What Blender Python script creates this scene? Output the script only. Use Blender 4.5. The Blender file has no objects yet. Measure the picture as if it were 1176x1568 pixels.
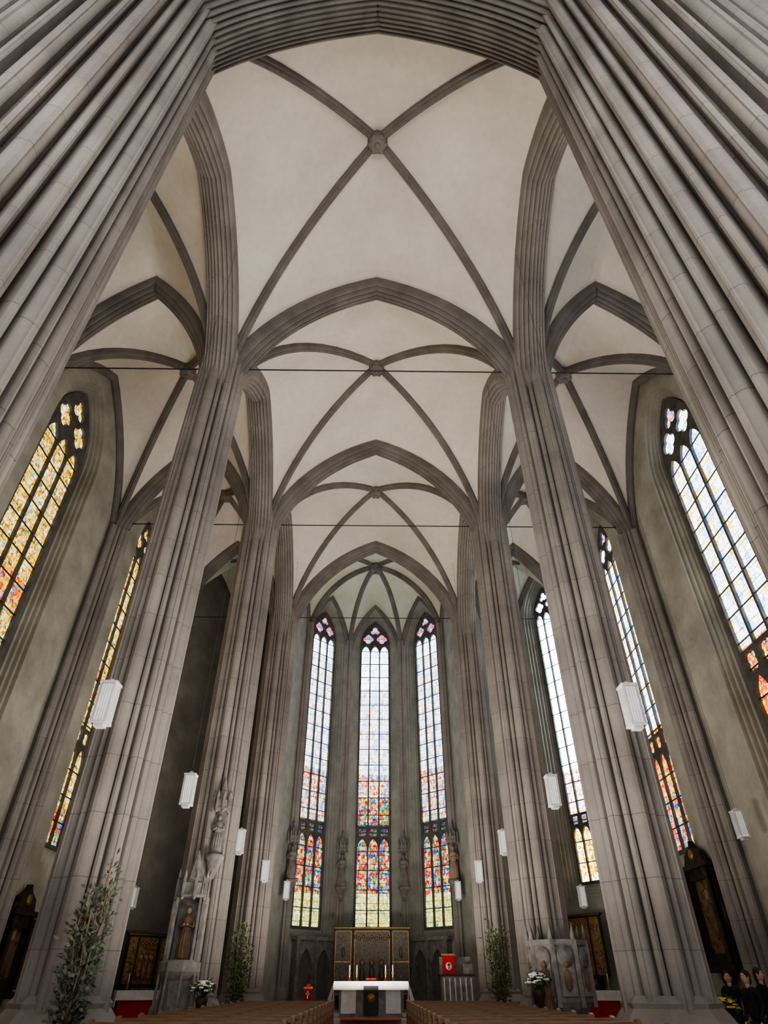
import bpy, bmesh, math, random
from mathutils import Vector, Matrix
random.seed(7)
S=bpy.context.scene
pi=math.pi
# ------------------------------------------------------------ materials
def newmat(name):
    m=bpy.data.materials.new(name); m.use_nodes=True
    nt=m.node_tree; nt.nodes.clear()
    return m,nt,nt.nodes,nt.links
def ramp(N,cols,const=False):
    r=N.new('ShaderNodeValToRGB'); e=r.color_ramp
    if const: e.interpolation='CONSTANT'
    n=len(cols)
    while len(e.elements)<n: e.elements.new(0.5)
    for i,c in enumerate(cols):
        e.elements[i].position=(i/n if const else i/(max(1,n-1))); e.elements[i].color=(*c,1)
    return r
def noise_mat(name,c1,c2,scale=2.0,rough=0.8,bump=0.1,joints=0,metal=0,fine=18,spec=0.25,streak=None,jd=.72,jv=.06,fv=.12):
    m,nt,N,L=newmat(name)
    out=N.new('ShaderNodeOutputMaterial'); b=N.new('ShaderNodeBsdfPrincipled')
    L.new(b.outputs[0],out.inputs[0])
    tc=N.new('ShaderNodeTexCoord'); mp=N.new('ShaderNodeMapping'); L.new(tc.outputs['Object'],mp.inputs[0])
    if streak: mp.inputs['Scale'].default_value=streak
    n1=N.new('ShaderNodeTexNoise'); n1.inputs['Scale'].default_value=scale; n1.inputs['Detail'].default_value=5; n1.inputs['Roughness'].default_value=.58
    L.new(mp.outputs[0],n1.inputs['Vector'])
    mr=N.new('ShaderNodeMapRange'); mr.inputs[1].default_value=.32; mr.inputs[2].default_value=.68; L.new(n1.outputs[0],mr.inputs[0])
    r=ramp(N,[c1,c2]); L.new(mr.outputs[0],r.inputs[0])
    n2=N.new('ShaderNodeTexNoise'); n2.inputs['Scale'].default_value=fine; n2.inputs['Detail'].default_value=3; L.new(tc.outputs['Object'],n2.inputs['Vector'])
    mx=N.new('ShaderNodeMix'); mx.data_type='RGBA'; mx.blend_type='MULTIPLY'; mx.inputs[0].default_value=1
    r2=ramp(N,[(1-fv,)*3,(1+fv*.6,)*3]); L.new(n2.outputs[0],r2.inputs[0])
    L.new(r.outputs[0],mx.inputs[6]); L.new(r2.outputs[0],mx.inputs[7])
    col=mx.outputs[2]
    hgt=n2.outputs[0]
    if joints:
        sp=N.new('ShaderNodeSeparateXYZ'); L.new(tc.outputs['Object'],sp.inputs[0])
        a=N.new('ShaderNodeMath'); a.operation='MULTIPLY'; a.inputs[1].default_value=1/joints; L.new(sp.outputs[2],a.inputs[0])
        f=N.new('ShaderNodeMath'); f.operation='FRACT'; L.new(a.outputs[0],f.inputs[0])
        g=N.new('ShaderNodeMath'); g.operation='LESS_THAN'; g.inputs[1].default_value=.012/joints; L.new(f.outputs[0],g.inputs[0])
        fl=N.new('ShaderNodeMath'); fl.operation='FLOOR'; L.new(a.outputs[0],fl.inputs[0])
        sc=N.new('ShaderNodeMath'); sc.operation='MULTIPLY'; sc.inputs[1].default_value=2.3
        L.new(fl.outputs[0],sc.inputs[0])
        xy=N.new('ShaderNodeCombineXYZ')
        s3=N.new('ShaderNodeVectorMath'); s3.operation='SCALE'; s3.inputs['Scale'].default_value=.8; L.new(tc.outputs['Object'],s3.inputs[0])
        sp2=N.new('ShaderNodeSeparateXYZ'); L.new(s3.outputs[0],sp2.inputs[0])
        L.new(sp2.outputs[0],xy.inputs[0]); L.new(sp2.outputs[1],xy.inputs[1]); L.new(sc.outputs[0],xy.inputs[2])
        wn=N.new('ShaderNodeTexVoronoi'); wn.inputs['Scale'].default_value=1.0; L.new(xy.outputs[0],wn.inputs['Vector'])
        sepc=N.new('ShaderNodeSeparateColor'); L.new(wn.outputs['Color'],sepc.inputs[0])
        rr=ramp(N,[(1-jv,1-jv,1-jv*.8),(1+jv*.9,1+jv*.8,1+jv*.5)]); L.new(sepc.outputs[0],rr.inputs[0])
        m2=N.new('ShaderNodeMix'); m2.data_type='RGBA'; m2.blend_type='MULTIPLY'; m2.inputs[0].default_value=1
        L.new(col,m2.inputs[6]); L.new(rr.outputs[0],m2.inputs[7])
        m3=N.new('ShaderNodeMix'); m3.data_type='RGBA'; L.new(g.outputs[0],m3.inputs[0]); L.new(m2.outputs[2],m3.inputs[6]); m3.inputs[7].default_value=(c1[0]*jd,c1[1]*jd,c1[2]*jd,1)
        col=m3.outputs[2]
    L.new(col,b.inputs['Base Color'])
    b.inputs['Roughness'].default_value=rough; b.inputs['Metallic'].default_value=metal
    b.inputs['Specular IOR Level'].default_value=spec
    if bump:
        bp=N.new('ShaderNodeBump'); bp.inputs['Strength'].default_value=bump; bp.inputs['Distance'].default_value=.03
        L.new(hgt,bp.inputs['Height']); L.new(bp.outputs[0],b.inputs['Normal'])
    return m
def emit_mat(name,col,st):
    m,nt,N,L=newmat(name)
    out=N.new('ShaderNodeOutputMaterial'); b=N.new('ShaderNodeBsdfPrincipled')
    n=N.new('ShaderNodeTexNoise'); n.inputs['Scale'].default_value=12
    r=ramp(N,[tuple(c*.9 for c in col),col]); L.new(n.outputs[0],r.inputs[0])
    L.new(r.outputs[0],b.inputs['Base Color']); L.new(r.outputs[0],b.inputs['Emission Color']); b.inputs['Emission Strength'].default_value=st
    L.new(b.outputs[0],out.inputs[0]); return m
def paint_mat(name,cols,scale=3,rough=.45,stretch=(1,1,1),metal=0):
    m,nt,N,L=newmat(name)
    out=N.new('ShaderNodeOutputMaterial'); b=N.new('ShaderNodeBsdfPrincipled'); L.new(b.outputs[0],out.inputs[0])
    tc=N.new('ShaderNodeTexCoord'); mp=N.new('ShaderNodeMapping'); mp.inputs['Scale'].default_value=stretch; L.new(tc.outputs['Object'],mp.inputs[0])
    n=N.new('ShaderNodeTexNoise'); n.inputs['Scale'].default_value=scale; n.inputs['Detail'].default_value=5; n.inputs['Distortion'].default_value=1.2
    L.new(mp.outputs[0],n.inputs['Vector'])
    mr=N.new('ShaderNodeMapRange'); mr.inputs[1].default_value=.3; mr.inputs[2].default_value=.7; L.new(n.outputs[0],mr.inputs[0])
    r=ramp(N,cols); L.new(mr.outputs[0],r.inputs[0]); L.new(r.outputs[0],b.inputs['Base Color']); b.inputs['Roughness'].default_value=rough; b.inputs['Metallic'].default_value=metal
    return m
PAL={
 'color':([(.75,.05,.03),(.95,.50,.04),(.03,.10,.6),(.85,.65,.25),(.07,.35,.75),(.9,.18,.02),(.95,.82,.5),(.04,.28,.12),(.6,.03,.1),(.95,.62,.1)],1.35,7.5),
 'mixed':([(.7,.82,.95),(.95,.55,.06),(.75,.85,.95),(.8,.08,.04),(.65,.8,.98),(.95,.75,.3),(.12,.3,.7),(.9,.9,.85),(.9,.28,.32)],1.9,7.0),
 'tint':([(.62,.80,1),(.9,.94,1),(.98,.82,.45),(.55,.75,1),(.85,.92,1),(.30,.5,.9),(.8,.9,1),(.95,.6,.5)],2.9,5.0),
 'pale':([(.74,.88,1),(.88,.95,1),(.66,.82,.98),(.97,.96,.88),(.82,.93,1),(.50,.74,.98)],4.2,3.0),
 'amber':([(.98,.50,.02),(.95,.68,.14),(.85,.34,.01),(.98,.90,.60),(.30,.18,.03),(.95,.60,.05),(.30,.36,.22),(.98,.78,.2),(.98,.92,.7)],1.75,8.0),
 'fire':([(.95,.18,.02),(.98,.48,.03),(.8,.06,.02),(.98,.72,.18),(.2,.3,.6),(.95,.55,.03)],1.5,8.0),
 'green':([(.65,.75,.22),(.9,.80,.28),(.35,.55,.22),(.95,.92,.6),(.9,.65,.12)],1.6,7.0),
 'band':([(.10,.14,.2),(.2,.2,.25),(.5,.2,.2),(.15,.35,.2)],.6,7.0),
 'rose':([(.85,.2,.25),(.9,.45,.45),(.2,.3,.75),(.95,.7,.7),(.6,.15,.3)],1.5,7.0),
 'checker':([(.66,.82,1),(.93,.96,1),(.34,.58,.95),(.98,.88,.62),(.95,.68,.22),(.8,.9,1),(.93,.96,1)],2.7,6.0),
}
def glass_mat(name,zones,diamond=0,gain=1.0,lead=7.0):
    m,nt,N,L=newmat(name)
    out=N.new('ShaderNodeOutputMaterial')
    tc=N.new('ShaderNodeTexCoord'); sp=N.new('ShaderNodeSeparateXYZ'); L.new(tc.outputs['Object'],sp.inputs[0])
    def M(op,a,b=None):
        n=N.new('ShaderNodeMath'); n.operation=op
        for i,q in enumerate((a,b)):
            if q is None: continue
            if isinstance(q,(int,float)): n.inputs[i].default_value=q
            else: L.new(q,n.inputs[i])
        return n.outputs[0]
    cur=None
    cache={}
    for y0,kind in zones:
        pal,st,sc=PAL[kind]
        if kind not in cache:
            if kind in('pale','checker','tint'):
                k=sc
                if kind=='checker':
                    a=M('FLOOR',M('MULTIPLY',M('ADD',sp.outputs[0],M('MULTIPLY',sp.outputs[1],.6)),k*.55)); b_=M('FLOOR',M('MULTIPLY',M('SUBTRACT',sp.outputs[0],M('MULTIPLY',sp.outputs[1],.6)),k*.55))
                else:
                    a=M('FLOOR',M('MULTIPLY',sp.outputs[0],k*1.2)); b_=M('FLOOR',M('MULTIPLY',sp.outputs[1],k*.8))
                cx=N.new('ShaderNodeCombineXYZ'); L.new(a,cx.inputs[0]); L.new(b_,cx.inputs[1])
                w=N.new('ShaderNodeTexWhiteNoise'); w.noise_dimensions='2D'; L.new(cx.outputs[0],w.inputs[0])
                val=w.outputs['Value']
            else:
                v=N.new('ShaderNodeTexVoronoi'); v.inputs['Scale'].default_value=sc
                mp=N.new('ShaderNodeMapping'); mp.inputs['Scale'].default_value=(1.3,1,.001); L.new(tc.outputs['Object'],mp.inputs[0]); L.new(mp.outputs[0],v.inputs['Vector'])
                se=N.new('ShaderNodeSeparateColor'); L.new(v.outputs['Color'],se.inputs[0]); val=se.outputs[0]
            r=ramp(N,pal,True); L.new(val,r.inputs[0])
            hs=N.new('ShaderNodeVectorMath'); hs.operation='SCALE'; hs.inputs['Scale'].default_value=st*gain; L.new(r.outputs[0],hs.inputs[0])
            cache[kind]=hs.outputs[0]
        c=cache[kind]
        if cur is None: cur=c
        else:
            g=M('GREATER_THAN',sp.outputs[1],y0)
            mx=N.new('ShaderNodeMix'); mx.data_type='RGBA'; L.new(g,mx.inputs[0]); L.new(cur,mx.inputs[6]); L.new(c,mx.inputs[7]); cur=mx.outputs[2]
    v=N.new('ShaderNodeTexVoronoi'); v.feature='DISTANCE_TO_EDGE'; v.inputs['Scale'].default_value=lead
    mp=N.new('ShaderNodeMapping'); mp.inputs['Scale'].default_value=(1.3,1,.001); L.new(tc.outputs['Object'],mp.inputs[0]); L.new(mp.outputs[0],v.inputs['Vector'])
    e=M('GREATER_THAN',v.outputs['Distance'],.05)
    e=M('ADD',M('MULTIPLY',e,.7),.3)
    fx=M('GREATER_THAN',M('FRACT',M('MULTIPLY',sp.outputs[1],2.4)),.07)
    fx=M('ADD',M('MULTIPLY',fx,.65),.35)
    e=M('MULTIPLY',e,fx)
    sc=N.new('ShaderNodeVectorMath'); sc.operation='SCALE'; L.new(cur,sc.inputs[0]); L.new(e,sc.inputs['Scale'])
    em=N.new('ShaderNodeEmission'); L.new(sc.outputs[0],em.inputs[0]); L.new(em.outputs[0],out.inputs[0])  # glass emits its own colour, standing in for daylight through it
    return m
STONE=noise_mat('pier_stone',(.185,.168,.155),(.30,.275,.252),.6,.75,.06,joints=.95)
STONED=noise_mat('rib_stone',(.135,.12,.11),(.21,.193,.177),1.2,.85,.06)
PLAST=noise_mat('vault_plaster',(.57,.52,.465),(.70,.65,.59),.35,.95,.03,fine=5)
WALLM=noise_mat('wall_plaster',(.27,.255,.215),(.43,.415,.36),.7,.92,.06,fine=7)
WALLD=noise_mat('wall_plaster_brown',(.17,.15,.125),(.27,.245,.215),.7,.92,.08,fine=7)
WALLG=noise_mat('apse_wall_stone',(.24,.245,.22),(.37,.37,.335),1.2,.9,.06)
FLOORM=noise_mat('floor_stone',(.28,.25,.22),(.42,.38,.34),1.5,.5,.03)
WOOD=noise_mat('pew_wood',(.14,.08,.045),(.26,.16,.095),3,.5,.05,streak=(1,8,8))
DWOOD=noise_mat('dark_wood',(.022,.016,.012),(.055,.038,.028),4,.5,.05)
GOLD=noise_mat('gilding',(.22,.13,.04),(.42,.27,.09),9,.4,.1,metal=.6)
IRON=noise_mat('iron',(.02,.02,.02),(.05,.05,.05),6,.6,.0)
LEAD=noise_mat('tracery_stone',(.07,.07,.07),(.13,.125,.12),3,.8,.05)
CLOTH=noise_mat('white_linen',(.6,.6,.59),(.75,.75,.73),3,.9,.05)
RED=noise_mat('red_cloth',(.32,.012,.012),(.46,.03,.025),5,.8,.05)
REDC=noise_mat('red_carpet',(.35,.05,.03),(.5,.1,.06),5,.95,.1)
LEAF=noise_mat('leaf',(.05,.08,.03),(.13,.17,.08),4,.7,0)
LEAF2=noise_mat('leaf_grey',(.07,.09,.06),(.17,.19,.14),4,.7,0)
BARK=noise_mat('bark',(.12,.09,.06),(.22,.17,.12),8,.9,.2)
POT=noise_mat('planter',(.14,.11,.09),(.24,.2,.17),4,.7,.05)
WHITEF=noise_mat('white_petals',(.8,.8,.78),(.92,.92,.9),8,.7,0)
YELF=noise_mat('yellow_petals',(.8,.6,.05),(.9,.75,.15),8,.7,0)
LAMPM=emit_mat('lamp_opal',(.92,.93,.95),.3)
LAMPF=noise_mat('lamp_frame',(.5,.5,.5),(.65,.65,.65),5,.5,0)
PAINT1=paint_mat('panel_painting',[(.02,.02,.02),(.08,.04,.02),(.25,.14,.05),(.08,.09,.07),(.35,.25,.12)],4)
PAINT2=paint_mat('gilt_panel_painting',[(.02,.015,.015),(.18,.10,.04),(.30,.20,.07),(.16,.04,.03),(.06,.08,.07)],5)
PAINT3=paint_mat('altarpiece_painting',[(.012,.014,.012),(.05,.035,.02),(.16,.10,.045),(.03,.04,.035),(.10,.06,.035)],5)
STAT=noise_mat('carved_stone',(.14,.13,.125),(.27,.255,.24),5,.85,.3)
STATP=noise_mat('painted_wood_figure',(.11,.065,.04),(.20,.13,.085),5,.7,.15)
FACE=noise_mat('painted_face',(.28,.2,.15),(.36,.26,.2),5,.7,.1)
SKIN=noise_mat('skin',(.5,.3,.22),(.6,.38,.29),8,.6,0)
HAIR=noise_mat('hair',(.02,.015,.012),(.06,.04,.03),20,.7,.2)
JACK=noise_mat('dark_jacket',(.012,.013,.018),(.03,.032,.04),6,.85,.1)
JACK2=noise_mat('black_coat',(.01,.01,.01),(.025,.022,.022),6,.85,.1)
JEAN=noise_mat('dark_trousers',(.015,.02,.035),(.03,.04,.06),8,.85,.1)
BLACK=noise_mat('black_panel',(.01,.01,.01),(.03,.03,.03),5,.5,0)
# ------------------------------------------------------------ builder
class B:
    def __init__(s,name): s.name=name; s.v=[]; s.f=[]; s.mi=[]; s.sm=[]; s.mats=[]
    def mat(s,m):
        if m not in s.mats: s.mats.append(m)
        return s.mats.index(m)
    def add(s,vs,fs,m,M=None,smooth=False):
        o=len(s.v); k=s.mat(m)
        for p in vs:
            p=Vector(p)
            s.v.append(M@p if M else p)
        for f in fs: s.f.append([i+o for i in f]); s.mi.append(k); s.sm.append(smooth)
    def box(s,c,d,m,M=None,taper=1.0):
        x,y,z=c; a,b,h=d[0]/2,d[1]/2,d[2]/2
        vs=[]
        for zz,t in((-h,1),(h,taper)):
            for sx,sy in((-1,-1),(1,-1),(1,1),(-1,1)): vs.append((x+sx*a*t,y+sy*b*t,z+zz))
        s.add(vs,[(0,3,2,1),(4,5,6,7),(0,1,5,4),(1,2,6,5),(2,3,7,6),(3,0,4,7)],m,M)
    def lathe(s,prof,m,c=(0,0,0),n=16,M=None,smooth=True,rot=0,sx=1,sy=1):
        vs=[];fs=[]
        for r,z in prof:
            for i in range(n):
                a=2*pi*i/n+rot; vs.append((c[0]+r*math.cos(a)*sx,c[1]+r*math.sin(a)*sy,c[2]+z))
        for j in range(len(prof)-1):
            for i in range(n):
                i2=(i+1)%n; fs.append((j*n+i,j*n+i2,(j+1)*n+i2,(j+1)*n+i))
        fs.append(tuple(range(n-1,-1,-1))); fs.append(tuple((len(prof)-1)*n+i for i in range(n)))
        s.add(vs,fs,m,M,smooth)
    def sphere(s,c,r,m,sc=(1,1,1),n=12,M=None):
        k=max(4,n//2); prof=[(max(1e-4,math.sin(pi*j/k)),-math.cos(pi*j/k)) for j in range(k+1)]
        T=Matrix.Translation(c)@Matrix.Diagonal((r*sc[0],r*sc[1],r*sc[2],1))
        s.lathe(prof,m,n=n,M=(M@T if M else T))
    def tube(s,p0,p1,r,m,n=8,r2=None,M=None):
        p0=Vector(p0);p1=Vector(p1); d=p1-p0; q=d.to_track_quat('Z','Y').to_matrix().to_4x4()
        T=Matrix.Translation(p0)@q
        s.lathe([(r,0),(r if r2 is None else r2,d.length)],m,n=n,M=(M@T if M else T))
    def prism(s,poly,z0,z1,m,M=None,smooth=False):
        n=len(poly); vs=[(x,y,z0) for x,y in poly]+[(x,y,z1) for x,y in poly]
        fs=[(i,(i+1)%n,n+(i+1)%n,n+i) for i in range(n)]+[tuple(range(n-1,-1,-1)),tuple(range(n,2*n))]
        s.add(vs,fs,m,M,smooth)
    def plate(s,outer,holes,th,m,z=0,M=None):
        cu=bpy.data.curves.new('t','CURVE'); cu.dimensions='2D'; cu.fill_mode='BOTH'; cu.extrude=th/2
        for poly in [outer]+holes:
            sp=cu.splines.new('POLY'); sp.points.add(len(poly)-1)
            for i,(x,y) in enumerate(poly): sp.points[i].co=(x,y,0,1)
            sp.use_cyclic_u=True
        ob=bpy.data.objects.new('t',cu); S.collection.objects.link(ob)
        dg=bpy.context.evaluated_depsgraph_get(); dg.update()
        me=ob.evaluated_get(dg).to_mesh()
        vs=[(v.co.x,v.co.y,v.co.z+z) for v in me.vertices]; fs=[tuple(p.vertices) for p in me.polygons]
        ob.evaluated_get(dg).to_mesh_clear()
        bpy.data.objects.remove(ob); bpy.data.curves.remove(cu)
        s.add(vs,fs,m,M)
    def build(s,M=None,parent=None):
        me=bpy.data.meshes.new(s.name); me.from_pydata([tuple(p) for p in s.v],[],s.f)
        for m in s.mats: me.materials.append(m)
        me.polygons.foreach_set('material_index',s.mi); me.polygons.foreach_set('use_smooth',s.sm)
        me.validate(); me.update()
        ob=bpy.data.objects.new(s.name,me); S.collection.objects.link(ob)
        if M is not None: ob.matrix_world=M
        if parent: ob.parent=parent
        return ob
def place(x,y,z,a):
    c,s_=math.cos(a),math.sin(a)
    return Matrix(((c,0,s_,x),(s_,0,-c,y),(0,1,0,z),(0,0,0,1)))
# ------------------------------------------------------------ arch maths
def pz(d,w,h):
    R=(h*h+w*w)/(2*w)
    return math.sqrt(max(0,R*R-(abs(d)+R-w)**2))
def arch_outline(w,sill,apex,k=1.35,n=12):
    h=min(k*w*1.35,apex-sill-.1); ys=apex-h
    pts=[(-w,sill),(w,sill)]
    for i in range(n+1):
        t=i/n; x=w*math.cos(t*pi/2)
        pts.append((x,ys+pz(x,w,h)))
    for i in range(n-1,-1,-1):
        x=w*math.cos(i/n*pi/2); pts.append((-x,ys+pz(x,w,h)))
    return pts
def foil(cx,cy,r,k=4,rot=0,n=40):
    d=r*.5; rho=r*.5; out=[]
    for i in range(n):
        a=2*pi*i/n; best=r*.3
        for j in range(k):
            dl=a-(rot+2*pi*j/k); sn=d*math.sin(dl)
            if abs(sn)<rho and math.cos(dl)>0: best=max(best,d*math.cos(dl)+math.sqrt(rho*rho-sn*sn))
        out.append((cx+best*math.cos(a),cy+best*math.sin(a)))
    return out
def lobed(core,shafts,n=256):
    out=[]
    for i in range(n):
        a=2*pi*i/n; r=core
        for (b,d,rho) in shafts:
            dl=(a-b+pi)%(2*pi)-pi
            if abs(dl)>1.2: continue
            sn=d*math.sin(dl)
            if abs(sn)<rho: r=max(r,d*math.cos(dl)+math.sqrt(rho*rho-sn*sn))
            if abs(sn)<rho*.22: r=max(r,d+rho*1.16)
        out.append((r*math.cos(a),r*math.sin(a)))
    return out
def sweep(b,pts,lat,prof,m):
    lat=Vector(lat).normalized(); P=[Vector(p) for p in pts]; n=len(P)
    T=[(P[min(i+1,n-1)]-P[max(i-1,0)]).normalized() for i in range(n)]
    k=max(range(n),key=lambda i:P[i].z)
    sg=-1 if lat.cross(T[k]).z>0 else 1
    vs=[];fs=[];q=len(prof)
    for i in range(n):
        nm=lat.cross(T[i]).normalized()*sg
        for a,d in prof: vs.append(P[i]+lat*a+nm*d)
    for i in range(n-1):
        for j in range(q-1): fs.append((i*q+j,i*q+j+1,(i+1)*q+j+1,(i+1)*q+j))
    b.add(vs,fs,m)
def arch_path(p,q,z0,apex,n=40):
    p=Vector((*p,0));q=Vector((*q,0)); mid=(p+q)/2; hv=(q-p)/2; w=hv.length; out=[]
    for i in range(n+1):
        s_=-math.cos(pi*i/n)
        c=mid+hv*s_; out.append((c.x,c.y,z0+pz(abs(s_)*w,w,apex-z0)))
    return out
def rib_path(c,p,z0,zc,n=24):
    c=Vector((*c,0));p=Vector((*p,0)); w=(p-c).length; out=[]
    for i in range(n+1):
        s_=math.cos(pi/2*i/n); q=c+(p-c)*s_; out.append((q.x,q.y,z0+pz(s_*w,w,zc-z0)))
    return out
def mould(w,D,k=4,amp=.05,n=48,p=1.6):
    out=[]
    for i in range(n+1):
        a=-w+2*w*i/n; e=D*(1-(abs(a)/w)**p*.75)
        if abs(a)>w*.999: e=-.12
        out.append((a,e+amp*abs(math.sin(k*pi*a/w))-amp))
    return out
P_BIG=mould(1.05,.75,9,.11,110,2.0)
P_TR=mould(.37,.42,3,.08,48)
P_ARC=mould(.46,.5,4,.09,56)
P_RIB=mould(.145,.27,2,.04,20,1.5)
P_WALL=mould(.15,.2,2,.03,16)
Z0=14.0
def cell(b,C,zc,p,q,zr0,ez0,eapex,m,n=28,k=10):
    C=Vector((*C,0)); p=Vector((*p,0)); q=Vector((*q,0)); w=(q-p).length/2; mid=(p+q)/2; hv=(q-p)/2
    vs=[];fs=[]
    for i in range(n+1):
        s_=-math.cos(pi*i/n); e=mid+hv*s_; ze=ez0+pz(abs(s_)*w,w,eapex-ez0)
        cor=q if s_>0 else p; r=C+(cor-C)*abs(s_); L=(cor-C).length; zr=zr0+pz(abs(s_)*L,L,zc-zr0)
        for j in range(k+1):
            t=j/k; pt=e.lerp(r,t); z=ze+(zr-ze)*t+.22*math.sin(pi*t)*(1-abs(s_))
            vs.append((pt.x,pt.y,z))
    for i in range(n):
        for j in range(k): fs.append((i*(k+1)+j,i*(k+1)+j+1,(i+1)*(k+1)+j+1,(i+1)*(k+1)+j))
    b.add(vs,fs,m,smooth=True)
def boss(b,c,z,m,r=.3):
    b.lathe([(r*.4,-.46),(r*.8,-.42),(r,-.3),(r*1.05,-.1),(r*.8,.05)],m,c=(c[0],c[1],z),n=12)
    for i in range(6):
        a=i*pi/3; b.sphere((c[0]+r*.75*math.cos(a),c[1]+r*.75*math.sin(a),z-.36),r*.32,m,n=8)
    b.sphere((c[0],c[1],z-.46),r*.35,m,n=8)
# ------------------------------------------------------------ vault
XP,XW=4.7,10.7
vault=B('ceiling_vault'); ribs=B('vault_ribs_and_bosses')
APX=20.9; APW=20.8; APA=19.9
def bay(x0,x1,y0,y1,H):
    C=((x0+x1)/2,(y0+y1)/2)
    cs=[(x0,y0),(x1,y0),(x1,y1),(x0,y1)]
    for i in range(4):
        if i%2==0: ap=APX
        else:
            xe=cs[i][0]; ap=APW if abs(xe)>8 else APA
        cell(vault,C,H,cs[i],cs[(i+1)%4],Z0,Z0,ap,PLAST)
    for c in cs:
        pth=rib_path(C,c,Z0,H); d=Vector((c[0]-C[0],c[1]-C[1],0)); sweep(ribs,pth,(-d.y,d.x,0),P_RIB,STONED)
    boss(ribs,C,H,STONED)
YS=[-5.5,3.4,12,20,28]
for i in range(4):
    y0,y1=YS[i],YS[i+1]; H=[22.1,22.3,21.75,21.75][i]
    bay(-XP,XP,y0,y1,H); bay(XP,XW,y0,y1,21.4); bay(-XW,-XP,y0,y1,21.4)
    for sx in(-1,1):
        sweep(ribs,arch_path((sx*(XW-.08),y0),(sx*(XW-.08),y1),Z0,APW),(1,0,0),P_WALL,STONED)
arch=B('arcade_arches')
for i in range(4):
    for sx in(-1,1): sweep(arch,arch_path((sx*XP,YS[i]),(sx*XP,YS[i+1]),Z0,APA),(1,0,0),P_ARC,STONE)
for y in(12,20,28):
    sweep(arch,arch_path((-XP,y),(XP,y),Z0,APX),(0,1,0),P_TR,STONED)
    for sx in(-1,1): sweep(arch,arch_path((sx*XP,y),(sx*XW,y),Z0,APX),(0,1,0),P_TR,STONED)
arch.build()
ta=B('triumphal_arch')
sweep(ta,arch_path((-4.75,3.65),(4.75,3.65),Z0,21.0,56),(0,1,0),P_BIG,STONED)
for sx in(-1,1): sweep(ta,arch_path((sx*4.75,3.65),(sx*XW,3.65),Z0,21.0,40),(0,1,0),P_BIG,STONED)
ta.build()
AP=[(-XP,28),(-3.95,32.4),(-1.62,34.8),(1.62,34.8),(3.95,32.4),(XP,28)]
CA=(0,30.6); HA=21.3; ZA=17.3
AGRN=noise_mat('apse_vault_plaster',(.50,.50,.40),(.62,.61,.50),.5,.95,.04,fine=5)
for i in range(5): cell(vault,CA,HA,AP[i],AP[i+1],ZA,ZA-.3,20.9,AGRN)
cell(vault,CA,HA,AP[0],AP[5],ZA,Z0,APX,AGRN)
for i,c in enumerate(AP):
    d=Vector((c[0]-CA[0],c[1]-CA[1],0))
    sweep(ribs,rib_path(CA,c,ZA,HA),(-d.y,d.x,0),P_RIB,STONED)
for i in range(5):
    p,q=AP[i],AP[i+1]; d=Vector((q[0]-p[0],q[1]-p[1],0))
    sweep(ribs,arch_path(p,q,ZA-.3,20.9,24),(-d.y,d.x,0),P_WALL,STONED)
boss(ribs,CA,HA,STONED,.36)
for sx in(-1,1):
    pol=[(sx*XP,28),(sx*4.9,32.6),(sx*8.2,32.6),(sx*XW,28.6),(sx*XW,28)]
    C=(sx*7.6,30.0)
    for i in range(4):
        p,q=pol[i],pol[i+1]
        cell(vault,C,21.3,p,q,16.5,16.5,20.8 if i<3 else 17.0,AGRN)
        d=Vector((q[0]-p[0],q[1]-p[1],0))
        if i<3: sweep(ribs,arch_path(p,q,16.5,20.8,24),(-d.y,d.x,0),P_WALL,STONED)
    cell(vault,C,21.3,pol[0],pol[4],16.5,Z0,APX,AGRN)
    for c in pol[:4]:
        d=Vector((c[0]-C[0],c[1]-C[1],0)); sweep(ribs,rib_path(C,c,16.5,21.3),(-d.y,d.x,0),P_RIB,STONED)
    boss(ribs,C,21.3,STONED)
vault.build(); ribs.build()
# ------------------------------------------------------------ piers
sh=[]
for k in range(16):
    a=k*pi/8
    if k%4==0: sh.append((a,.56,.15))
    elif k%2==0: sh.append((a,.55,.12))
    else: sh.append((a,.58,.06))
PIER=lobed(.46,sh,400)
sh1=[]
for k in range(40):
    a=k*pi/20
    if k%2==0: sh1.append((a,1.50,.125 if k%4==0 else .105))
    else: sh1.append((a,1.53,.055))
PIER1=lobed(1.36,sh1,800)
def base(b,x,y,r):
    b.lathe([(r*1.35,0),(r*1.35,.45),(r*1.28,.55),(r*1.22,.6),(r*1.22,1.0),(r*1.1,1.12),(r*1.0,1.2),(r*1.02,1.26),(r*.9,1.35)],STONE,c=(x,y,0),n=8,smooth=False,rot=pi/8)
for y in(12,20,28):
    for sx in(-1,1):
        b=B('clustered_pier'); b.prism(PIER,0,17.15,STONE); base(b,0,0,.74)
        b.build(Matrix.Translation((sx*XP,y,0)))
for sx in(-1,1):
    b=B('crossing_pier'); b.prism(PIER1,0,18.5,STONE); base(b,0,0,1.55)
    b.build(Matrix.Translation((sx*4.95,3.65,0)))
shr=[(k*pi/6,.34 if k%3 else .4,.08 if k%3 else .13) for k in range(12)]
RESP=lobed(.28,shr,180)
for y in(3.65,12,20,28):
    for sx in(-1,1):
        b=B('wall_respond'); b.prism(RESP,0,16.0,STONE); b.lathe([(.62,0),(.62,.8),(.5,1.0)],STONE,n=8,rot=pi/8,smooth=False)
        b.build(Matrix.Translation((sx*(XW-.2),y,0)))
sa=lobed(.13,[(k*pi/3,.13,.07) for k in range(6)],72)
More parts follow.
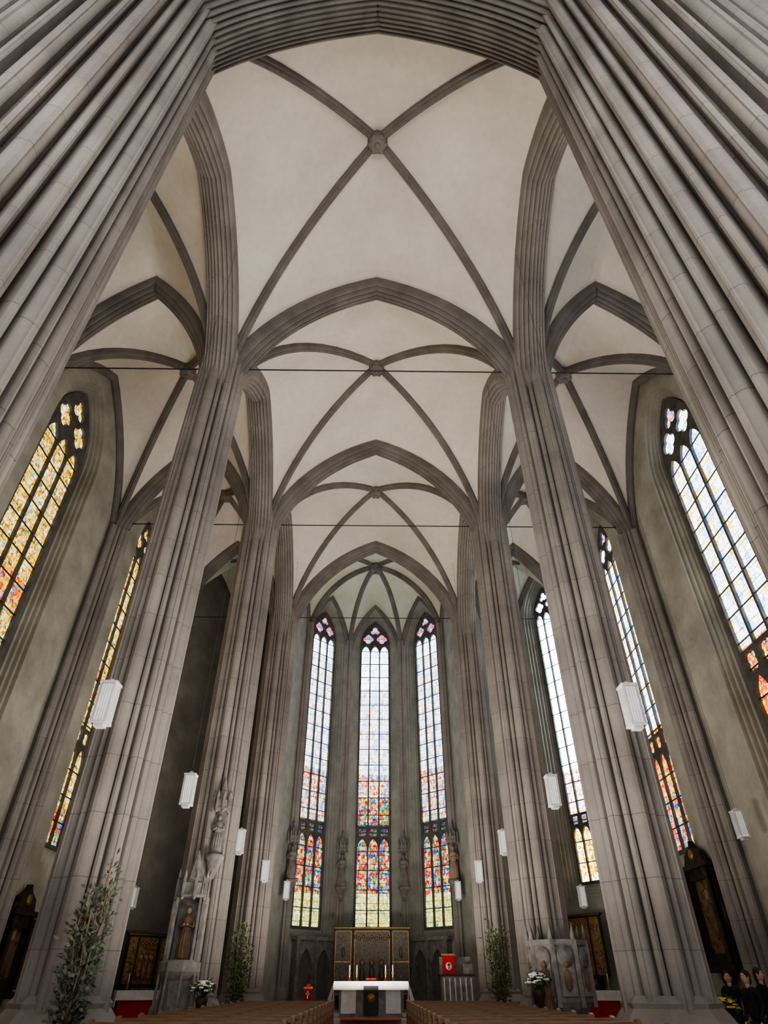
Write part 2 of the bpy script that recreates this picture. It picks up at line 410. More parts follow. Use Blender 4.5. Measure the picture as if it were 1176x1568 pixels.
for sx in(-1,1):
    for (x,y) in((sx*3.82,32.22),(sx*1.6,34.62)):
        b=B('apse_shaft'); b.prism(sa,.6,ZA+1.0,STONE); b.lathe([(.3,.6),(.3,1.2),(.2,1.4)],STONE,n=8)
        b.build(Matrix.Translation((x,y,0)))
    b=B('apse_shaft'); b.prism(sa,0,17.6,STONE); b.build(Matrix.Translation((sx*8.1,32.45,0)))
# ------------------------------------------------------------ windows and walls
wn=[0]
def tracery(b,w,sill,apex,band,th=.16):
    g=.055*w/.9+.02
    h=min(1.35*w*1.35,apex-sill-.1); ys=apex-h
    k=w/.9
    W=2*w; lw=(W-4*g)/3
    holes=[]
    def light(x0,y0,y1):
        hh=lw*1.0; pts=[(x0,y0),(x0+lw,y0)]; c=x0+lw/2
        for i in range(7):
            x=lw/2*math.cos(i/6*pi/2); yy=y1-hh+pz(x,lw/2,hh)
            pts.append((c+x,yy))
        for i in range(5,-1,-1):
            x=lw/2*math.cos(i/6*pi/2); pts.append((c-x,y1-hh+pz(x,lw/2,hh)))
        holes.append(pts)
    for i in range(3):
        x0=-w+g+i*(lw+g)
        y0=sill+g
        for bb in band:
            light(x0,y0,bb-.02)
            r=lw*.46
            holes.append(foil(x0+lw/2,bb+r+.04,r,4,pi/4,24))
            y0=bb+2*r+.1
        light(x0,y0,ys+.02*k)
    holes.append(foil(-.42*k,ys+.48*k,.33*k,4,0)); holes.append(foil(.42*k,ys+.48*k,.33*k,4,0))
    holes.append(foil(0,ys+1.04*k,.30*k,3,pi/2))
    b.plate(arch_outline(w+.04,sill-.04,apex+.05),holes,th,LEAD,z=-.5)
    y=sill+.8
    while y<ys:
        b.box((0,y,-.46),(2*w,.035,.035),IRON); y+=.85
def window(w,sill,apex,gm,M,band=()):
    wn[0]+=1
    b=B('window_%d'%wn[0]); tracery(b,w,sill,apex,list(band))
    o=arch_outline(w+.03,sill-.03,apex+.04); b.add([(x,y,-.52) for x,y in o],[tuple(range(len(o)))],gm)
    return b.build(M)
def wall(name,L,H,M,m,win=None,x=0,th=.9):
    b=B(name); rect=[(-L/2,-.2),(L/2,-.2),(L/2,H),(-L/2,H)]
    if win:
        ws=win if isinstance(win,list) else [(x,)+win]
        lay=[(.12,.50),(.12,.38),(.12,.26),(.12,.14),(.5,.02)]; z=0
        for t,k in lay:
            hs=[]
            for (cx,w,sill,apex) in ws:
                hs.append([(px+cx,py) for px,py in arch_outline(w+k,sill-k*1.2,apex+k*1.1)])
            b.plate(rect,hs,t,m,z=z-t/2); z-=t
    else: b.plate(rect,[],th,m,z=-th/2)
    return b.build(M)
G_AP=glass_mat('stained_glass_apse',[(0,'green'),(5.0,'color'),(7.5,'band'),(8.1,'color'),(9.4,'mixed'),(10.6,'tint'),(15.5,'pale'),(18.2,'rose')],gain=1.15)
G_AP2=glass_mat('stained_glass_apse_side',[(0,'green'),(4.9,'color'),(7.5,'band'),(8.1,'mixed'),(10.6,'tint'),(17.0,'pale'),(18.2,'rose')],gain=1.1)
G_L=glass_mat('stained_glass_north',[(0,'color'),(6.5,'amber'),(10.5,'fire'),(11.6,'amber')],gain=1.0)
G_R=glass_mat('stained_glass_south',[(0,'color'),(7.0,'fire'),(9.5,'checker'),(18.3,'rose')],gain=1.7)
G_D=glass_mat('stained_glass_choir',[(0,'amber'),(7.2,'band'),(7.7,'mixed'),(9.8,'pale')],gain=3.2)
HW=22.6
for (p,q,gm,nm) in ((AP[2],AP[3],G_AP,'wall_apse_east'),(AP[3],AP[4],G_AP2,'wall_apse_southeast'),(AP[1],AP[2],G_AP2,'wall_apse_northeast')):
    mx,my=(p[0]+q[0])/2,(p[1]+q[1])/2; a=math.atan2(q[1]-p[1],q[0]-p[0]); L=math.hypot(q[0]-p[0],q[1]-p[1])
    M=place(mx,my,0,a); wall(nm,L+.02,HW,M,WALLG,(.9,3.5,19.9)); window(.9,3.5,19.9,gm,M,(7.45,))
for sx,nm in((-1,'wall_choir_north'),(1,'wall_choir_south')):
    p,q=(AP[0],AP[1]) if sx<0 else (AP[4],AP[5])
    mx,my=(p[0]+q[0])/2,(p[1]+q[1])/2; a=math.atan2(q[1]-p[1],q[0]-p[0]); wall(nm,math.hypot(q[0]-p[0],q[1]-p[1]),HW,place(mx,my,0,a),WALLG,th=.3)
for sx,nm,gm in((-1,'wall_north',G_L),(1,'wall_south',G_R)):
    a=-pi/2*sx; y0,y1=-5.6,28.6; yc=(y0+y1)/2; M=place(sx*XW,yc,0,a)
    cs=[(-1.2,1.3,4.6,19.3),(7.7,1.3,4.6,19.3),(15.7,1.3,4.6,19.3),(24,1.1,5.2,19.4)]
    ws=[((cy-yc)*(-sx),w,s_,ap) for cy,w,s_,ap in cs]
    wall(nm,y1-y0,HW,M,WALLM,ws)
    for cy,w,s_,ap in cs: window(w,s_,ap,gm,place(sx*XW,cy,0,a),(8.6,))
for sx in(-1,1):
    pts=[(sx*XW,28.6),(sx*8.2,32.6),(sx*4.9,32.6)]
    for i,(p,q) in enumerate(zip(pts[:-1],pts[1:])):
        if sx>0: p,q=q,p
        mx,my=(p[0]+q[0])/2,(p[1]+q[1])/2; a=math.atan2(q[1]-p[1],q[0]-p[0]); L=math.hypot(q[0]-p[0],q[1]-p[1]); M=place(mx,my,0,a)
        nm='wall_aisle_%s_%s'%('north' if sx<0 else 'south','diagonal' if i==0 else 'east')
        if sx>0 and i==0:
            wall(nm,L,HW,M,WALLM,(.85,5.0,19.9)); window(.85,5.0,19.9,G_D,M,(7.3,))
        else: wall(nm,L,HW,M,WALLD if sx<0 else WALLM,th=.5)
b=B('floor'); b.box((0,13,-.15),(23,50,.3),FLOORM); b.build()
b=B('chancel_steps')
for i in range(3): b.box((0,(23.9+i*.35+34.6)/2+.0,.1+i*.2),(7.6,34.6-23.9-i*.35,.2),FLOORM)
b.box((0,24.6,.615),(1.9,.9,.03),REDC)
b.build()
b=B('aisle_carpet'); b.box((0,16,.012),(1.3,15.4,.02),REDC); b.build()
b=B('tie_rods')
for y in(12,20,28):
    b.tube((-XW,y,16.4),(XW,y,16.4),.022,IRON)
b.build()
# ------------------------------------------------------------ pendant lamps
def lamp(x,y,z,cord=20.5):
    b=B('pendant_lamp')
    b.box((0,0,0),(.20,.20,.58),LAMPM)
    for sx in(-1,1):
        for sy in(-1,1): b.box((sx*.115,sy*.115,0),(.02,.02,.64),LAMPF)
    for k in(-2,-1,0,1,2):
        for s_ in(-1,1):
            b.box((k*.042,s_*.112,0),(.009,.024,.56),LAMPF); b.box((s_*.112,k*.042,0),(.024,.009,.56),LAMPF)
    b.box((0,0,.32),(.27,.27,.035),LAMPF); b.box((0,0,-.32),(.26,.26,.035),LAMPF)
    b.box((0,0,.37),(.14,.14,.07),LAMPF,taper=.3); b.box((0,0,-.36),(.15,.15,.05),LAMPF)
    b.tube((0,0,.4),(0,0,cord-z),.005,IRON,n=5)
    b.build(Matrix.Translation((x,y,z)))
for sx in(-1,1):
    lamp(sx*4.25,9.6,5.05,19.6); lamp(sx*4.25,15.1,5.05,19.5); lamp(sx*4.25,21.9,5.1,18.8)
    lamp(sx*4.05,26.4,4.85,18.8); lamp(sx*3.75,31.0,4.7,19.3)
lamp(10.0,18.0,4.9,16.2); lamp(8.0,27.0,4.1,20.0); lamp(-9.2,27.6,4.1,19.0)
# ------------------------------------------------------------ pews
def make_pew():
    b=B('pew'); L=2.5
    prof=[(-.28,0),(.28,0),(.28,.5),(.18,.62),(.2,1.02),(.14,1.12),(.04,1.14),(-.0,1.06),(.02,.75),(-.1,.56),(-.28,.5)]
    for x in(0,L-.06):
        vs=[(x,p,q) for p,q in prof]+[(x+.06,p,q) for p,q in prof]; n=len(prof)
        b.add(vs,[(i,(i+1)%n,n+(i+1)%n,n+i) for i in range(n)]+[tuple(range(n-1,-1,-1)),tuple(range(n,2*n))],WOOD)
    b.box((L/2,-.05,.47),(L-.12,.4,.05),WOOD)
    b.box((L/2,.15,.80),(L-.12,.04,.55),WOOD); b.box((L/2,.15,1.09),(L-.1,.1,.05),WOOD)
    b.box((L/2,.30,.86),(L-.12,.2,.03),WOOD); b.box((L/2,.3,.18),(L-.12,.12,.05),WOOD)
    return b
for i in range(14):
    y=8.0+i*1.05
    if i==0:
        pL=make_pew().build(Matrix.Translation((1.0,y,0))@Matrix.Diagonal((1,-1,1,1))); me=pL.data
    else:
        o=bpy.data.objects.new('pew',me); S.collection.objects.link(o); o.matrix_world=Matrix.Translation((1.0,y,0))@Matrix.Diagonal((1,-1,1,1))
    o=bpy.data.objects.new('pew',me); S.collection.objects.link(o); o.matrix_world=Matrix.Translation((-1.0,y,0))@Matrix.Diagonal((-1,-1,1,1))
# ------------------------------------------------------------ altar
b=B('altar_table')
b.box((0,0,.45),(2.1,.7,.9),STAT); b.box((0,0,.92),(2.5,.95,.06),CLOTH)
b.box((0,-.47,.82),(2.5,.02,.2),CLOTH)
for s_ in(-1,1):
    b.box((s_*.75,-.37,.45),(.5,.03,.7),LAMPF)
    b.box((s_*1.26,0,.68),(.02,.95,.5),CLOTH)
    b.add([(s_*1.26,-.5,.95),(s_*1.26,.3,.95),(s_*1.48,0,.45),(s_*1.32,-.5,.3)],[(0,1,2,3)],CLOTH)
b.box((0,-.49,.45),(.5,.03,.75),BLACK)
b.lathe([(.13,0),(.13,.02)],GOLD,M=Matrix.Translation((0,-.5,.5))@Matrix.Rotation(pi/2,4,'X'),n=16)
for x in(-.75,-.5,.5,.75):
    b.lathe([(.09,0),(.08,.02),(.02,.06),(.035,.12),(.02,.18),(.05,.24),(.02,.26)],GOLD,c=(x,0,.95),n=12)
    b.tube((x,0,1.2),(x,0,1.4),.016,CLOTH)
b.box((0,-.1,1.0),(.35,.25,.06),RED)
b.build(Matrix.Translation((0,26.4,.6)))
def triptych(name,w,h,loc,rot=0,pm=PAINT2,frame=DWOOD,crest=True):
    b=B(name)
    cw=w*.5; sw=w*.25
    b.box((0,0,h*.08),(w*.6,.35,h*.16),frame)
    b.box((0,-.19,h*.08),(w*.52,.02,h*.1),pm)
    def panel(xc,ww,yy,hh,z0):
        b.box((xc,yy,z0+hh/2),(ww-.02,.08,hh),frame)
        b.box((xc,yy-.045,z0+hh/2),(ww-.16,.02,hh-.16),pm)
        for s_ in(-1,1):
            b.box((xc+s_*(ww/2-.07),yy-.06,z0+hh/2),(.025,.03,hh-.12),GOLD)
            b.box((xc,yy-.06,z0+hh/2+s_*(hh/2-.07)),(ww-.12,.03,.025),GOLD)
    panel(0,cw,0,h*.84,h*.16)
    for s_ in(-1,1):
        panel(s_*(cw/2+sw/2),sw,-.05,h*.84,h*.16)
        b.box((s_*(cw/2+sw/2),-.1,h*.58),(sw-.1,.03,.04),GOLD)
        for zz in(.3,.7):
            b.sphere((s_*(cw/2+sw/2),-.1,h*zz),.10,pm,(.8,.3,2.0)); b.sphere((s_*(cw/2+sw/2),-.1,h*zz+.25),.055,FACE,(1,.5,1.2))
    for x in(-.25,0,.25):
        b.sphere((x*cw,-.09,h*.42),.15,pm,(.8,.4,2.3)); b.sphere((x*cw,-.1,h*.42+.4),.075,FACE,(1,.5,1.2))
        b.lathe([(.12,0),(.12,.01)],GOLD,M=Matrix.Translation((x*cw,-.07,h*.42+.42))@Matrix.Rotation(pi/2,4,'X'),n=16)
    for i in range(9):
        x=-cw/2+.1+(cw-.2)*i/8; b.sphere((x,-.08,h*.90-.06*abs(math.sin(i*pi/2))),.065,GOLD,(1.1,.6,1),n=8)
    if crest:
        b.box((0,0,h+.04),(w+.06,.16,.08),frame); b.box((0,-.07,h+.04),(w,.04,.03),GOLD)
    return b.build(Matrix.Translation(loc)@Matrix.Rotation(rot,4,'Z'))
triptych('high_altar_triptych',3.3,2.75,(0,32.2,.62),0,PAINT3)
b=B('altar_retable_plinth'); b.box((0,0,.0),(2.6,.8,.9),STAT); b.box((0,0,.47),(2.8,.9,.06),STAT)
b.lathe([(.25,0),(.25,.05)],GOLD,M=Matrix.Translation((0,-.41,0))@Matrix.Rotation(pi/2,4,'X')); b.build(Matrix.Translation((0,31.4,1.05)))
triptych('side_altar_triptych',1.9,1.9,(-9.0,29.9,1.1),math.radians(50),PAINT2)
triptych('side_altar_triptych',2.3,2.4,(8.6,30.4,1.3),math.radians(-50),PAINT2)
def side_table(x,y,rot):
    b=B('draped_side_altar')
    b.box((0,0,.45),(1.7,.6,.9),RED); b.box((0,0,.92),(1.9,.75,.05),CLOTH); b.box((0,-.38,.8),(1.9,.02,.26),CLOTH)
    for s_ in(-1,1): b.box((s_*.96,0,.7),(.02,.75,.45),CLOTH)
    for s_ in(-.6,.6): b.lathe([(.07,0),(.02,.05),(.04,.12),(.02,.2),(.04,.22)],GOLD,c=(s_,0,.95),n=10); b.tube((s_,0,1.17),(s_,0,1.42),.018,CLOTH)
    b.build(Matrix.Translation((x,y,.35))@Matrix.Rotation(rot,4,'Z'))
    p=B('side_altar_step'); p.box((0,0,.175),(2.4,1.2,.35),FLOORM); p.build(Matrix.Translation((x,y,0))@Matrix.Rotation(rot,4,'Z'))
side_table(-8.3,28.2,math.radians(25)); side_table(7.9,27.4,math.radians(-20))
for sx in(-1,1):
    b=B('stone_sedilia')
    rect=[(-1.1,0),(1.1,0),(1.1,2.4),(-1.1,2.4)]
    holes=[[ (px+cx,py) for px,py in arch_outline(.38,.35,2.1)] for cx in(-.52,.52)]
    b.plate(rect,holes,.25,STAT,z=.15); b.box((0,1.2,-.02),(2.2,2.4,.08),STONED)
    b.box((0,2.48,.16),(2.4,.14,.4),STAT); b.box((0,.1,.3),(2.3,.3,.5),STAT)
    for cx in(-1.1,0,1.1): b.box((cx,1.2,.32),(.12,2.5,.12),STAT)
    p,q=(AP[1],AP[2]) if sx<0 else (AP[3],AP[4])
    mx,my=(p[0]+q[0])/2,(p[1]+q[1])/2; a=math.atan2(q[1]-p[1],q[0]-p[0])
    b.build(place(mx-sx*.06,my-.06,.6,a))
b=B('bannered_choir_stall')
b.box((0,0,.55),(1.2,.7,1.1),STAT); b.box((0,.3,.95),(1.2,.1,1.5),STAT)
for i in range(6): b.box((-.5+i*.2,-.37,.55),(.05,.05,1.0),LAMPF)
b.box((0,0,1.13),(1.3,.8,.06),DWOOD)
b.box((-.3,-.3,1.35),(.46,.05,.76),RED); b.box((-.3,-.34,1.75),(.54,.05,.05),GOLD)
b.lathe([(.12,0),(.12,.02)],CLOTH,M=Matrix.Translation((-.3,-.33,1.4))@Matrix.Rotation(pi/2,4,'X'))
b.box((-.3,-.355,1.4),(.04,.02,.18),RED); b.box((-.3,-.355,1.44),(.12,.02,.04),RED)
b.box((.42,0,1.3),(.35,.5,.35),STAT)
b.build(Matrix.Translation((3.2,28.6,.6)))
b=B('votive_lantern_stand')
b.lathe([(.22,0),(.2,.05),(.05,.1),(.05,.35),(.18,.40),(.18,.44)],DWOOD,n=12); b.box((0,0,.60),(.25,.25,.32),RED); b.box((0,0,.78),(.28,.28,.05),GOLD); b.box((0,0,.84),(.18,.18,.08),RED,taper=.4)
b.box((0,-.13,.60),(.04,.02,.2),CLOTH); b.box((0,-.13,.63),(.12,.02,.04),CLOTH)
b.build(Matrix.Translation((-2.05,25.2,.6)))
# ------------------------------------------------------------ statues
def figure(b,x,y,z,h,m,skin=None):
    s=h/1.7; skin=skin or m
    b.lathe([(.26*s,0),(.28*s,.05*s),(.22*s,.4*s),(.19*s,.8*s),(.17*s,1.0*s),(.22*s,1.28*s),(.2*s,1.38*s),(.08*s,1.44*s),(.065*s,1.5*s)],m,c=(x,y,z),n=14,sy=.75)
    for i in range(7):
        a=-pi+ i*pi/6; b.tube((x+.25*s*math.cos(a),y+.19*s*math.sin(a),z),(x+.17*s*math.cos(a),y+.12*s*math.sin(a),z+.95*s),.03*s,m,n=6)
    b.sphere((x,y-.01*s,z+1.6*s),.105*s,skin,(.88,1,1.2)); b.sphere((x,y+.03*s,z+1.64*s),.115*s,m,(1,1,1.05)); b.sphere((x,y-.115*s,z+1.59*s),.02*s,skin)
    for q in(-1,1):
        b.tube((x+q*.21*s,y,z+1.33*s),(x+q*.27*s,y-.05*s,z+1.05*s),.065*s,m,r2=.05*s)
        b.tube((x+q*.27*s,y-.05*s,z+1.05*s),(x+q*.08*s,y-.22*s,z+1.12*s),.05*s,m,r2=.035*s)
        b.sphere((x+q*.06*s,y-.24*s,z+1.13*s),.045*s,skin,(1,1.3,1))
def canopy(b,x,y,z,r,h,m):
    b.lathe([(r,0),(r*1.05,.05),(r*.9,.12),(r*.85,h*.3)],m,c=(x,y,z),n=8,rot=pi/8,smooth=False)
    b.lathe([(r*.6,h*.3),(r*.45,h*.5),(.02,h)],m,c=(x,y,z),n=8,rot=pi/8,smooth=False)
    for i in range(8):
        a=i*pi/4+pi/8; px,py=x+r*math.cos(a),y+r*math.sin(a)
        b.box((px,py,z+h*.2),(.06,.06,h*.4),m); b.lathe([(.05,0),(.005,h*.2)],m,c=(px,py,z+h*.4),n=4)
        b.sphere((px,py,z-.02),.045,m,n=8)
        for t in(.4,.6,.8): b.sphere((x+r*.5*(1-t)*1.2*math.cos(a),y+r*.5*(1-t)*1.2*math.sin(a),z+h*(.3+.6*t)),.035,m,n=6)
b=B('saint_statue_on_pedestal')
b.lathe([(.55,0),(.55,.25),(.5,.35),(.34,.5),(.28,.9),(.30,1.3),(.36,1.55),(.45,1.65),(.5,1.72),(.5,1.9),(.44,1.95)],STAT,n=8,rot=pi/8,smooth=False)
for i in range(8):
    a=i*pi/4+pi/8; b.tube((.5*math.cos(a),.5*math.sin(a),.3),(.46*math.cos(a),.46*math.sin(a),1.75),.035,STAT,n=6)
figure(b,0,0,1.95,1.1,STATP,FACE)
for q in(-1,1):
    b.box((q*.38,.05,2.6),(.1,.3,1.35),STAT); b.lathe([(.06,0),(.005,.4)],STAT,c=(q*.38,.1,3.25),n=4)
    b.box((q*.3,-.2,2.6),(.05,.05,1.35),STAT); b.lathe([(.04,0),(.005,.35)],STAT,c=(q*.3,-.2,3.3),n=4)
b.box((0,.25,2.6),(.75,.1,1.35),STAT)
canopy(b,0,.0,3.25,.4,1.1,STAT)
b.build(Matrix.Translation((-4.7,18.75,0)))
b=B('gothic_pier_statue')
b.lathe([(.06,-.5),(.15,-.3),(.22,-.08),(.28,0),(.28,.08)],STAT,n=8)
figure(b,0,0,.08,1.0,STAT); b.box((0,.2,.6),(.4,.2,1.2),STAT); canopy(b,0,0,1.2,.24,.95,STAT); b.build(Matrix.Translation((-4.4,19.3,4.25)))
b=B('carved_stone_font')
b.lathe([(.75,0),(.75,.3),(.62,.4),(.5,.5),(.48,.9),(.62,1.05),(.7,1.15),(.72,2.2),(.76,2.25),(.76,2.35)],STAT,n=8,rot=pi/8,smooth=False)
for i in range(8):
    a=i*pi/4+pi/8; px,py=.72*math.cos(a),.72*math.sin(a)
    b.box((px,py,1.7),(.1,.1,1.3),STAT); b.lathe([(.08,0),(.005,.35)],STAT,c=(px,py,2.35),n=4)
    a+=pi/8; px,py=.67*math.cos(a),.67*math.sin(a)
    M=Matrix.Translation((px,py,0))@Matrix.Rotation(a+pi/2,4,'Z')
    b.lathe([(.2,0),(.2,.03)],STAT,n=16,M=M@Matrix.Translation((0,-.02,2.0))@Matrix.Rotation(pi/2,4,'X'))
    b.box((0,-.01,1.6),(.36,.04,.7),STAT,M=M); b.sphere((0,-.05,1.85),.07,STATP,M=M,n=8); b.sphere((0,-.04,1.55),.1,STATP,(1,.5,2.2),M=M,n=8)
figure(b,-.5,-.55,.0+1.0,.9,STATP)
b.build(Matrix.Translation((4.7,18.7,0)))
for (x,y) in((-3.72,31.8),(-1.52,34.25),(1.52,34.25),(3.72,31.8)):
    b=B('apse_saint_statue'); b.lathe([(.05,-.5),(.12,-.3),(.25,-.05),(.3,0),(.3,.08)],STAT,n=8); figure(b,0,0,.08,1.35,STAT if x<2 else FACE); canopy(b,0,.02,1.6,.26,.9,STAT); b.box((0,.22,.3),(.3,.4,.8),STAT)
    b.build(Matrix.Translation((x,y,5.1)))
def epitaph(x,y,z,a,w,h,pm):
    b=B('framed_epitaph')
    b.plate([(-w/2,0),(w/2,0),(w/2,h),(-w/2,h)],[[(-w/2+.28,.3),(w/2-.28,.3),(w/2-.28,h-.3),(-w/2+.28,h-.3)]],.2,DWOOD,z=.12)
    b.box((0,h/2,.06),(w-.3,h-.3,.06),pm)
    for s_ in(-1,1):
        b.lathe([(.09,0),(.1,.06),(.07,.12),(.07,h-.3),(.1,h-.24),(.1,h-.1)],DWOOD,M=Matrix.Translation((s_*(w/2-.12),0.05,.3))@Matrix.Rotation(-pi/2,4,'X'),n=12)
        b.sphere((s_*(w/2+.06),h*.5,.15),.14,DWOOD,(.8,2.4,.5)); b.sphere((s_*w*.28,h+.2,.15),.17,DWOOD,(1.4,1,.5))
    b.box((0,h+.06,.18),(w+.3,.14,.4),DWOOD); b.box((0,-.08,.18),(w+.2,.16,.36),DWOOD)
    b.plate([(-w*.4,h+.12),(w*.4,h+.12),(w*.3,h+.45),(.12,h+.6),(.0,h+.8),(-.12,h+.6),(-w*.3,h+.45)],[],.2,DWOOD,z=.15)
    b.sphere((0,h+.4,.25),.17,GOLD,(1,1,.4)); b.sphere((0,-.3,.15),.22,DWOOD,(1.8,1,.4))
    b.sphere((0,h*.45,.1),.25,STATP,(.9,2.0,.2)); b.sphere((0,h*.72,.1),.13,FACE,(1,1.2,.3))
    b.build(place(x,y,z,a))
epitaph(XW-.02,22.3,1.9,-pi/2,1.8,2.5,PAINT1)
epitaph(-XW+.02,21.9,1.3,pi/2,1.5,1.8,PAINT1)
# ------------------------------------------------------------ plants & flowers
def leafq(b,p,d,l,w,m):
    d=Vector(d).normalized(); s_=d.cross(Vector((random.uniform(-1,1),random.uniform(-1,1),random.uniform(-1,1)))).normalized()
    p=Vector(p); b.add([p,p+d*l*.5+s_*w,p+d*l,p+d*l*.5-s_*w],[(0,1,2,3)],m)
def plant(name,x,y,z,h,r,stems,leaves,m,ll=.12):
    b=B(name)
    b.lathe([(.2,0),(.24,.05),(.3,.4),(.33,.45),(.3,.45),(.28,.4)],POT,n=20)
    for i in range(stems):
        a=random.uniform(0,2*pi); k=random.uniform(.2,1); hh=h*random.uniform(.65,1)
        pts=[Vector((0,0,.4))]
        for j in range(1,7):
            t=j/6; pts.append(Vector((r*k*math.cos(a)*t**.8+random.uniform(-.03,.03),r*k*math.sin(a)*t**.8+random.uniform(-.03,.03),.4+(hh-.4)*t)))
        for p,q in zip(pts,pts[1:]): b.tube(p,q,.014,BARK,n=5)
        for j in range(leaves):
            t=random.uniform(.12,1)*5.99; k_=int(t); p=pts[k_].lerp(pts[k_+1],t-k_)
            off=Vector((random.gauss(0,1),random.gauss(0,1),random.gauss(0,.8)))*.08
            d=off+Vector((0,0,.05))
            leafq(b,p+off*.8,d,ll*random.uniform(.7,1.3),ll*.26,m)
    b.build(Matrix.Translation((x,y,z)))
plant('potted_olive_tree',-4.0,10.5,0,3.0,.32,16,130,LEAF2,.095)
plant('potted_olive_tree',-3.95,22.8,0,3.1,.38,14,110,LEAF,.1)
plant('potted_olive_tree',3.95,23.1,0,3.1,.38,14,110,LEAF,.1)
def bouquet(name,x,y,z,hst,pm,n=40):
    b=B(name); b.lathe([(.18,0),(.16,.04),(.03,.08),(.03,hst-.3),(.1,hst-.25),(.15,hst-.05),(.12,hst)],DWOOD,n=12)
    for i in range(n):
        a=random.uniform(0,2*pi); e=random.uniform(.1,1.4); R=.27
        c=Vector((R*math.cos(a)*math.cos(e),R*math.sin(a)*math.cos(e),hst+.08+R*.8*math.sin(e)))
        b.tube((0,0,hst-.05),c,.006,LEAF,n=4)
        for k in range(5):
            aa=k*2*pi/5; b.sphere(c+Vector((.03*math.cos(aa),.03*math.sin(aa),0)),.03,pm,(1,1,.6),n=6)
        for k in range(3): leafq(b,c*.9+Vector((0,0,hst*.1)),(random.gauss(0,1),random.gauss(0,1),random.uniform(-.5,.6)),.16,.03,LEAF)
    b.build(Matrix.Translation((x,y,z)))
bouquet('white_flower_arrangement',-3.95,18.3,0,1.25,WHITEF); bouquet('white_flower_arrangement',3.95,18.0,0,1.4,WHITEF)
bouquet('yellow_flower_arrangement',7.6,16.6,0,.95,YELF)
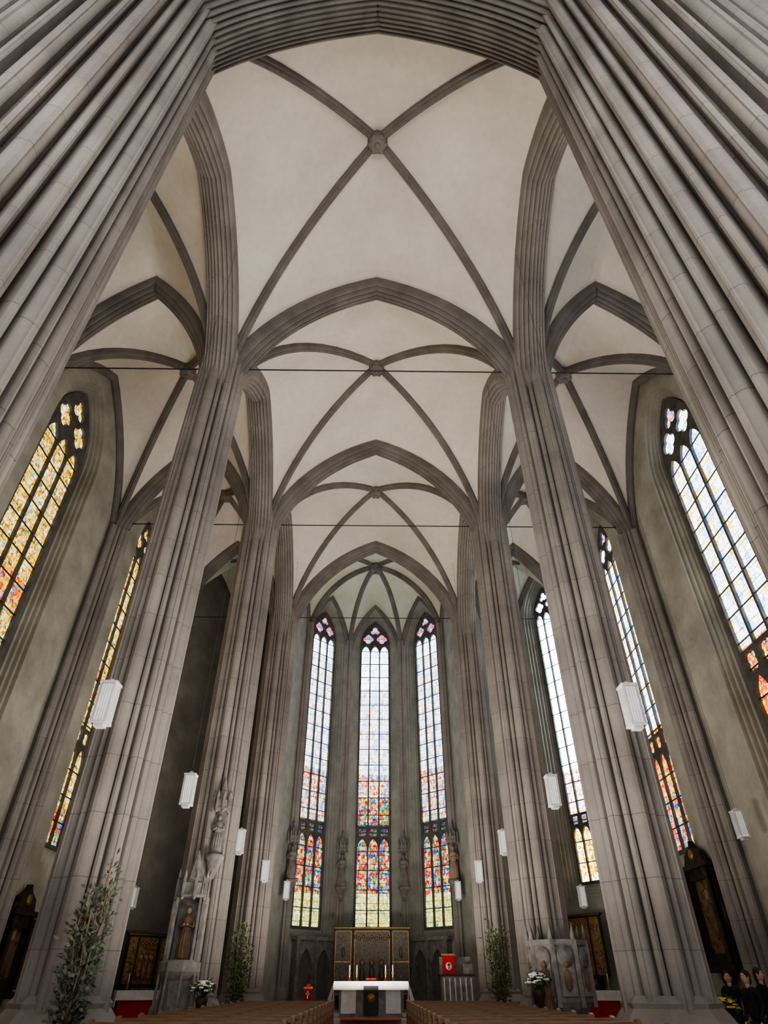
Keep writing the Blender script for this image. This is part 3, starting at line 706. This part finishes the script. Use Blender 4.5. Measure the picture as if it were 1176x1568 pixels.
# ------------------------------------------------------------ people
def skin_obj(name,verts,edges,rad,m,parent,sub=2,root=0):
    me=bpy.data.meshes.new(name); me.from_pydata(verts,edges,[]); me.materials.append(m)
    o=bpy.data.objects.new(name,me); S.collection.objects.link(o); o.parent=parent
    md=o.modifiers.new('s','SKIN'); md.use_smooth_shade=True
    for i,r in enumerate(rad): me.skin_vertices[0].data[i].radius=(r if isinstance(r,tuple) else (r,r)); me.skin_vertices[0].data[i].use_root=(i==root)
    sb=o.modifiers.new('u','SUBSURF'); sb.levels=sub; sb.render_levels=sub
    return o
def person(x,y,rot,h,jm,tm,hair):
    E=bpy.data.objects.new('standing_visitor',None); S.collection.objects.link(E)
    s=h/1.75
    V=lambda *L:[(a*s,b_*s,c*s) for a,b_,c in L]
    skin_obj('trousers',V((0,0,.93),(-.1,0,.86),(-.11,-.01,.5),(-.11,.02,.1),(.1,0,.86),(.11,-.02,.5),(.12,.0,.1)),[(0,1),(1,2),(2,3),(0,4),(4,5),(5,6)],[.12*s,.1*s,.07*s,.055*s,.1*s,.07*s,.055*s],tm,E)
    for q in(-1,1): skin_obj('shoe',V((q*.11,.05,.05),(q*.115,-.08,.045),(q*.12,-.18,.035)),[(0,1),(1,2)],[.05*s,.048*s,.035*s],BLACK,E,1)
    skin_obj('jacket',V((0,0,.9),(0,0,1.08),(0,.01,1.28),(0,.02,1.42),(0,.01,1.5),(-.17,.01,1.41),(-.22,.02,1.15),(-.2,-.1,.93),(.17,.01,1.41),(.22,.02,1.15),(.2,-.1,.93)),
        [(0,1),(1,2),(2,3),(3,4),(3,5),(5,6),(6,7),(3,8),(8,9),(9,10)],[(.16*s,.12*s),(.15*s,.115*s),(.165*s,.12*s),(.11*s,.09*s),.06*s,.065*s,.05*s,.038*s,.065*s,.05*s,.038*s],jm,E)
    b=B('head'); b.lathe([(.05,1.46),(.048,1.54)],SKIN,n=12)
    b.sphere((0,0,1.635),.1,SKIN,(.78,.95,1.18),n=20); b.sphere((0,-.05,1.585),.055,SKIN,(.85,.8,.8))
    b.add([(-.014,-.088,1.655),(.014,-.088,1.655),(.019,-.095,1.615),(-.019,-.095,1.615),(0,-.118,1.62)],[(0,1,4),(1,2,4),(2,3,4),(3,0,4)],SKIN)
    b.box((0,-.096,1.585),(.045,.01,.01),RED)
    for q in(-1,1):
        b.sphere((q*.033,-.083,1.645),.013,CLOTH,n=8); b.sphere((q*.033,-.094,1.645),.006,BLACK,n=6); b.sphere((q*.08,.0,1.635),.025,SKIN,(.4,.8,1.3),n=8)
        b.box((q*.033,-.093,1.668),(.035,.008,.007),HAIR)
    b.sphere((0,.018,1.66),.106,HAIR,(.83,.93,1.1),n=20); b.sphere((0,.05,1.60),.085,HAIR,(.9,.7,1.1 if not hair else 1.9))
    o=b.build(); o.scale=(s,s,s); o.parent=E
    for q in(-1,1):
        skin_obj('palm',V((q*.2,-.11,.92),(q*.2,-.135,.85),(q*.2,-.14,.82)),[(0,1),(1,2)],[(.025*s,.03*s),(.02*s,.038*s),(.016*s,.036*s)],SKIN,E,1)
        for k,l in enumerate((.065,.075,.07,.055)):
            yy=-.17+k*.02
            skin_obj('finger',V((q*.2,yy+.01,.83),(q*.198,yy,.80-l*.3),(q*.19,yy+.005,.80-l*.7),(q*.178,yy+.01,.80-l)),[(0,1),(1,2),(2,3)],[.009*s,.0085*s,.008*s,.007*s],SKIN,E,1)
        skin_obj('thumb',V((q*.2,-.155,.87),(q*.185,-.185,.84),(q*.178,-.19,.81)),[(0,1),(1,2)],[.012*s,.01*s,.008*s],SKIN,E,1)
    E.location=(x,y,0); E.rotation_euler=(0,0,rot)
person(7.75,15.6,math.radians(-70),1.70,JACK,JEAN,False)
person(8.55,16.6,math.radians(40),1.76,JACK2,JEAN,True)
person(8.55,18.1,math.radians(-30),1.72,JACK,JEAN,True)
# ------------------------------------------------------------ light
w=bpy.data.worlds.new('World'); S.world=w; w.use_nodes=True
bg=w.node_tree.nodes['Background']; bg.inputs[0].default_value=(.90,.94,1,1); bg.inputs[1].default_value=1.1
def area(name,loc,target,size,en,col):
    l=bpy.data.lights.new(name,'AREA'); l.size=size; l.energy=en; l.color=col
    o=bpy.data.objects.new(name,l); S.collection.objects.link(o); o.location=loc
    o.rotation_euler=(Vector(target)-Vector(loc)).to_track_quat('-Z','Y').to_euler(); return o
area('nave_fill',(0,-4.5,8),(0,14,15),5,550,(1,.94,.86))  # added fill behind the camera, stands for no real fixture
for y in(8,16,24):
    area('vault_fill',(0,y,1.3),(0,y,20),2.5,680,(1,.92,.82))  # unseen upward fill, added to brighten the vault cells
# ------------------------------------------------------------ camera
c=bpy.data.cameras.new('Camera'); co=bpy.data.objects.new('Camera',c); S.collection.objects.link(co)
c.sensor_fit='VERTICAL'; c.sensor_height=36; c.sensor_width=27; c.lens=21.2; c.clip_end=200; c.clip_start=.05
co.location=(.1,0,1.5); co.rotation_euler=(math.radians(128),0,math.radians(-.75))
S.camera=co
S.view_settings.view_transform='AgX'
try: S.view_settings.look='AgX - Medium High Contrast'
except Exception: pass
S.view_settings.exposure=0.3
